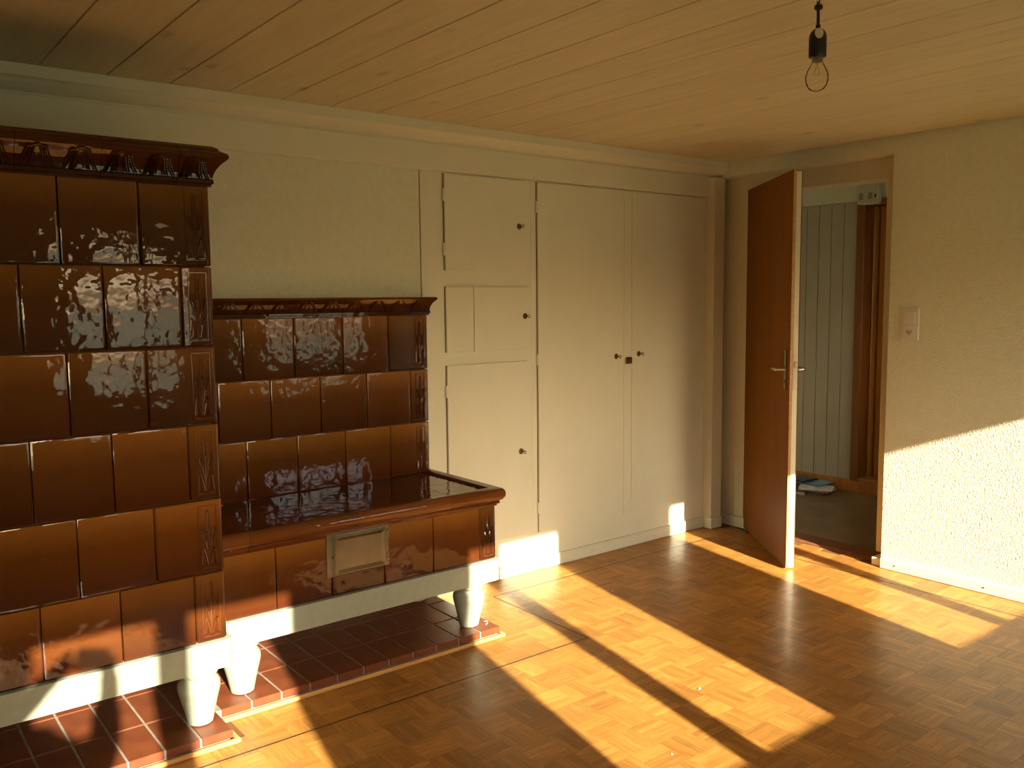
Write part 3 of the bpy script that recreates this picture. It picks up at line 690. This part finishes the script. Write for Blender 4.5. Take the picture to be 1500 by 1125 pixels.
MB().cbox(.05, .07, .012, .110, 0, 2.02, .003).build('leaf', M['hallwood'], d2)
MB().cbox(.04, .07, -.5, .010, 0, 2.02, .003).build('stile', M['hallwood_d'], d2)
ch = thing('chime_box', 'rounded cream chime box with slotted grilles above hallway frame', 'chime', (HBX-.016, -.152, 2.205))
def rounded_slab(hw, hh, R, d0, d1, n=5):
    pts = []
    for cx_, cz_, a0 in ((hw-R, hh-R, 0), (-hw+R, hh-R, 90), (-hw+R, -hh+R, 180), (hw-R, -hh+R, 270)):
        for k in range(n): a = math.radians(a0+90*k/(n-1)); pts.append((cx_+R*math.cos(a), cz_+R*math.sin(a)))
    m = len(pts); v = [(d0, y, z) for y, z in pts]+[(d1+.006, y, z) for y, z in pts]+[(d1, y*.93, z*.93) for y, z in pts]
    f = [tuple(range(m))]+[(i*m+k, i*m+(k+1) % m, (i+1)*m+(k+1) % m, (i+1)*m+k) for i in range(2) for k in range(m)]+[tuple(2*m+k for k in range(m))[::-1]]
    return MB().add(v, f, True)
rounded_slab(.082, .072, .022, 0, -.055).build('housing', M['cream'], ch)
for yc in (.045, -.025):
    for k in range(5): MB().box(-.0562, -.054, yc-.015, yc+.015, -.034+k*.009, -.030+k*.009).build('grille_slot', M['dark'], ch)
MB().box(-.0562, -.054, -.070, -.060, -.030, -.006).build('side_slot', M['dark'], ch)

# papers on the hall floor
def sheet(name, label, x, y, z, w, h, t, rz, col, fold=0., grp='papers heaped on the hall floor'):
    mt = simple('paper_'+name, col, .35, var=.35, nscale=18)
    mb = MB(); n = 6; v = []; f = []
    for i in range(n+1):
        u = i/n-.5; zz = fold*math.cos(u*math.pi)
        for yy in (-h/2, h/2): v += [(u*w, yy, zz+t), (u*w, yy, 0 if not i % n else zz*.6)]
    for i in range(n):
        a = i*4; b = a+4
        f += [(a, b, b+2, a+2), (a+1, a+3, b+3, b+1), (a, a+1, b+1, b), (a+2, b+2, b+3, a+3)]
    f += [(0, 2, 3, 1), (n*4, n*4+1, n*4+3, n*4+2)]
    o = mb.add(v, f).build(name, mt); o.location = (x, y, z); o.rotation_euler = (0, 0, rz)
    return tag(o, label, 'paper', grp)
sheet('newspaper', 'folded newspaper lying flat at the bottom of the hallway paper heap', 1.40, .22, .001, .28, .36, .014, .3, (.20, .18, .16))
sheet('newspaper', 'dark newspaper on the left of the hallway paper heap', 1.42, .36, .0155, .26, .30, .010, -.2, (.12, .11, .10), .003)
sheet('magazine', 'tan magazine sticking out at the front of the hallway paper heap', 1.195, .17, .001, .09, .15, .008, .55, (.50, .40, .27), .004)
sheet('magazine', 'pinkish magazine sticking out at the right of the hallway paper heap', 1.40, .10, .0155, .21, .22, .008, .15, (.55, .33, .28))
sheet('magazine', 'white glossy magazine fanned open on the right of the hallway heap', 1.38, .10, .030, .21, .24, .006, .45, (.85, .83, .82), .010)
sheet('magazine', 'dark blue magazine on top of the hallway heap', 1.43, .26, .062, .17, .16, .012, -.1, (.03, .05, .14), .006)
sheet('magazine', 'light blue magazine leaning at the back of the hallway heap', 1.46, .29, .047, .22, .44, .010, .05, (.18, .38, .50), .004)

# ================================================================ SMALL LITTER
def flake(x, y, z, r, label, rz, thk=.002):
    n = 6; rng = random.Random(int(x*1000)); pts = [(r*(.6+.5*rng.random())*math.cos(2*math.pi*k/n), r*.6*(.6+.5*rng.random())*math.sin(2*math.pi*k/n)) for k in range(n)]
    v = [(a, b, 0) for a, b in pts]+[(a*.85, b*.85, thk) for a, b in pts]
    f = [tuple(range(n))[::-1], tuple(range(n, 2*n))]+[(k, (k+1) % n, n+(k+1) % n, n+k) for k in range(n)]
    o = MB().add(v, f).build('paint_flake', M['whitepl']); o.location = (x, y, z); o.rotation_euler = (0, 0, rz); tag(o, label, 'flake', 'paint flakes on the floor')
flake(-1.93, -1.52, .0006, .009, 'white paint flake in the narrower sunlit floor band', .4)
flake(-2.375, -1.775, .0006, .007, 'white paint flake near the bottom edge in the wide sunlit band', 1.2)
flake(-1.40, -.52, .0006, .006, 'tiny white flake at the edge of the long floor shadow', .2)
cu_ = MB().tube([(0, 0, .002), (.012, .004, .004), (.018, .016, .008), (.012, .026, .004), (.016, .036, .003)], .0022, 6).build('paint_curl', M['whitepl'])
cu_.location = (-2.235, -.575, HT); tag(cu_, 'white curl of peeled paint on the hearth corner', 'litter')

# ================================================================ PHOTOGRAPHER (stands behind the lens; only the shadow falls into view)
def skinned(name, verts, edges, mat, parent=None, sub=1):
    me = bpy.data.meshes.new(name); me.from_pydata([v[:3] for v in verts], edges, []); o = link(name, me, parent)
    md = o.modifiers.new('skin', 'SKIN'); md.use_smooth_shade = True
    for i, v in enumerate(verts):
        sv = me.skin_vertices[0].data[i]; sv.radius = (v[3], v[4] if len(v) > 4 else v[3]); sv.use_root = (i == 0)
    sb = o.modifiers.new('smooth', 'SUBSURF'); sb.levels = sub; sb.render_levels = sub
    me.materials.append(mat); return o
M['skin'] = simple('skin', (.55, .33, .23), .5, var=.05); M['knit'] = simple('dark_knit', (.05, .06, .09), .9, var=.2, nscale=90, bump=(200, .3, .003))
M['jeans'] = simple('jeans', (.05, .07, .14), .9, var=.2, nscale=60); M['hair'] = simple('hair', (.07, .04, .02), .6, var=.3, nscale=60)
M['shoe'] = simple('shoe_leather', (.05, .03, .02), .5, var=.2)
px_, py_ = -4.785, -3.80
hr = CAM+R_*.060-F_*.050+Vector((0, 0, -.012)); hl = CAM-R_*.070-F_*.045+Vector((0, 0, .0))
RS, RE, RW = (-4.63, -3.86, 1.27), (-4.50, -3.86, 1.235), (hr.x-.02, hr.y-.075, hr.z-.075)
LS, LE, LW = (-5.00, -3.76, 1.30), (-4.84, -3.58, 1.22), (hl.x-.065, hl.y-.02, hl.z-.045)
V = [(px_, py_, .93, .115, .09), (px_, py_, 1.10, .14, .10), (px_+.02, py_, 1.25, .165, .105), (px_, py_, 1.38, .10, .075), (px_+.01, py_, 1.45, .05), (px_+.03, py_+.02, 1.53, .072, .085), (px_+.03, py_+.02, 1.61, .070, .085), (px_+.03, py_+.02, 1.655, .045, .055),
     (*RS, .070), (*RE, .055), (*RW, .036), (hr.x-.008, hr.y-.03, hr.z-.02, .030, .02),
     (*LS, .060), (*LE, .046), (*LW, .032), (hl.x-.02, hl.y-.008, hl.z-.02, .030, .02),
     (px_+.09, py_, .86, .085), (px_+.10, py_+.02, .48, .058), (px_+.10, py_-.02, .09, .040), (px_+.12, py_+.10, .05, .035),
     (px_-.09, py_, .86, .085), (px_-.10, py_+.02, .48, .058), (px_-.10, py_-.02, .09, .040), (px_-.09, py_+.10, .05, .035)]
Ed = [(0, 1), (1, 2), (2, 3), (3, 4), (4, 5), (5, 6), (6, 7), (2, 8), (8, 9), (9, 10), (10, 11), (2, 12), (12, 13), (13, 14), (14, 15), (0, 16), (16, 17), (17, 18), (18, 19), (0, 20), (20, 21), (21, 22), (22, 23)]
def finger(base, tips, r):
    b = base
    for t in tips:
        V.append((*t, r)); Ed.append((b, len(V)-1)); b = len(V)-1
for hand, c, sg in ((11, hr, 1), (15, hl, -1)):
    for k in range(4):
        up = Vector((0, 0, .020-.016*k))
        p1 = c+R_*(.012*sg)+up+F_*.008; p2 = c+R_*(-.002*sg)+up+F_*.030
        finger(hand, (p1, p2), .0085-.0005*k)
    finger(hand, (c-F_*.012-R_*(.02*sg)+Vector((0, 0, -.004)), c-F_*.010-R_*(.042*sg)+Vector((0, 0, .006))), .009)
pe = skinned('person', V, Ed, M['skin'], sub=2)
tag(pe, 'person in dark sweater and jeans standing by the window holding up a small camera', 'person')
def grow(idx, k): return [(*V[i][:3], V[i][3]*k+.004, (V[i][4] if len(V[i]) > 4 else V[i][3])*k+.004) for i in idx]
skinned('sweater', grow([1, 0, 2, 3, 8, 9, 10, 12, 13, 14], 1.12), [(0, 1), (0, 2), (2, 3), (2, 4), (4, 5), (5, 6), (2, 7), (7, 8), (8, 9)], M['knit'], pe)
skinned('trousers', grow([0, 16, 17, 18, 20, 21, 22], 1.13), [(0, 1), (1, 2), (2, 3), (0, 4), (4, 5), (5, 6)], M['jeans'], pe)
for sx in (.10, -.10): skinned('shoe', [(px_+sx, py_-.05, .042, .045, .04), (px_+sx*1.05, py_+.06, .04, .047, .038), (px_+sx*1.15, py_+.16, .033, .042, .030)], [(0, 1), (1, 2)], M['shoe'], pe)
hc = Vector((px_+.03, py_+.02, 1.60))
hm = MB().lathe([(.086, -.06), (.094, -.02), (.094, .03), (.085, .065), (.055, .092), (.01, .102)], hc.x-.008, hc.y-.016, 20, hc.z).build('hair', M['hair'], pe)
for sg in (-1, 1): MB().blob((hc.x+sg*.028, hc.y+.090, 1.575), (.010, 0, 0), (0, .006, 0), (0, 0, .006)).build('eye', M['whitepl'], pe)
MB().blob((hc.x, hc.y+.102, 1.545), (.012, 0, 0), (0, .016, 0), (0, -.006, .022)).build('nose', M['skin'], pe)
MB().blob((hc.x, hc.y+.092, 1.505), (.024, 0, 0), (0, .006, 0), (0, 0, .006)).build('mouth', simple('lips', (.42, .18, .15), .5, var=.05), pe)
cb = MB().cbox(-.050, .050, -.032, .034, .014, .040, .004)
co = cb.build('compact_camera', M['steel_d'])
co.matrix_world = Matrix(((R2.x, U2.x, -F_.x, CAM.x), (R2.y, U2.y, -F_.y, CAM.y), (R2.z, U2.z, -F_.z, CAM.z), (0, 0, 0, 1)))
tag(co, 'small silver compact camera held up by the person at the window', 'camera')
ln = MB().lathe([(.019, .006), (.020, .008), (.020, .016)], .006, 0, 20).build('lens', M['black'], co)
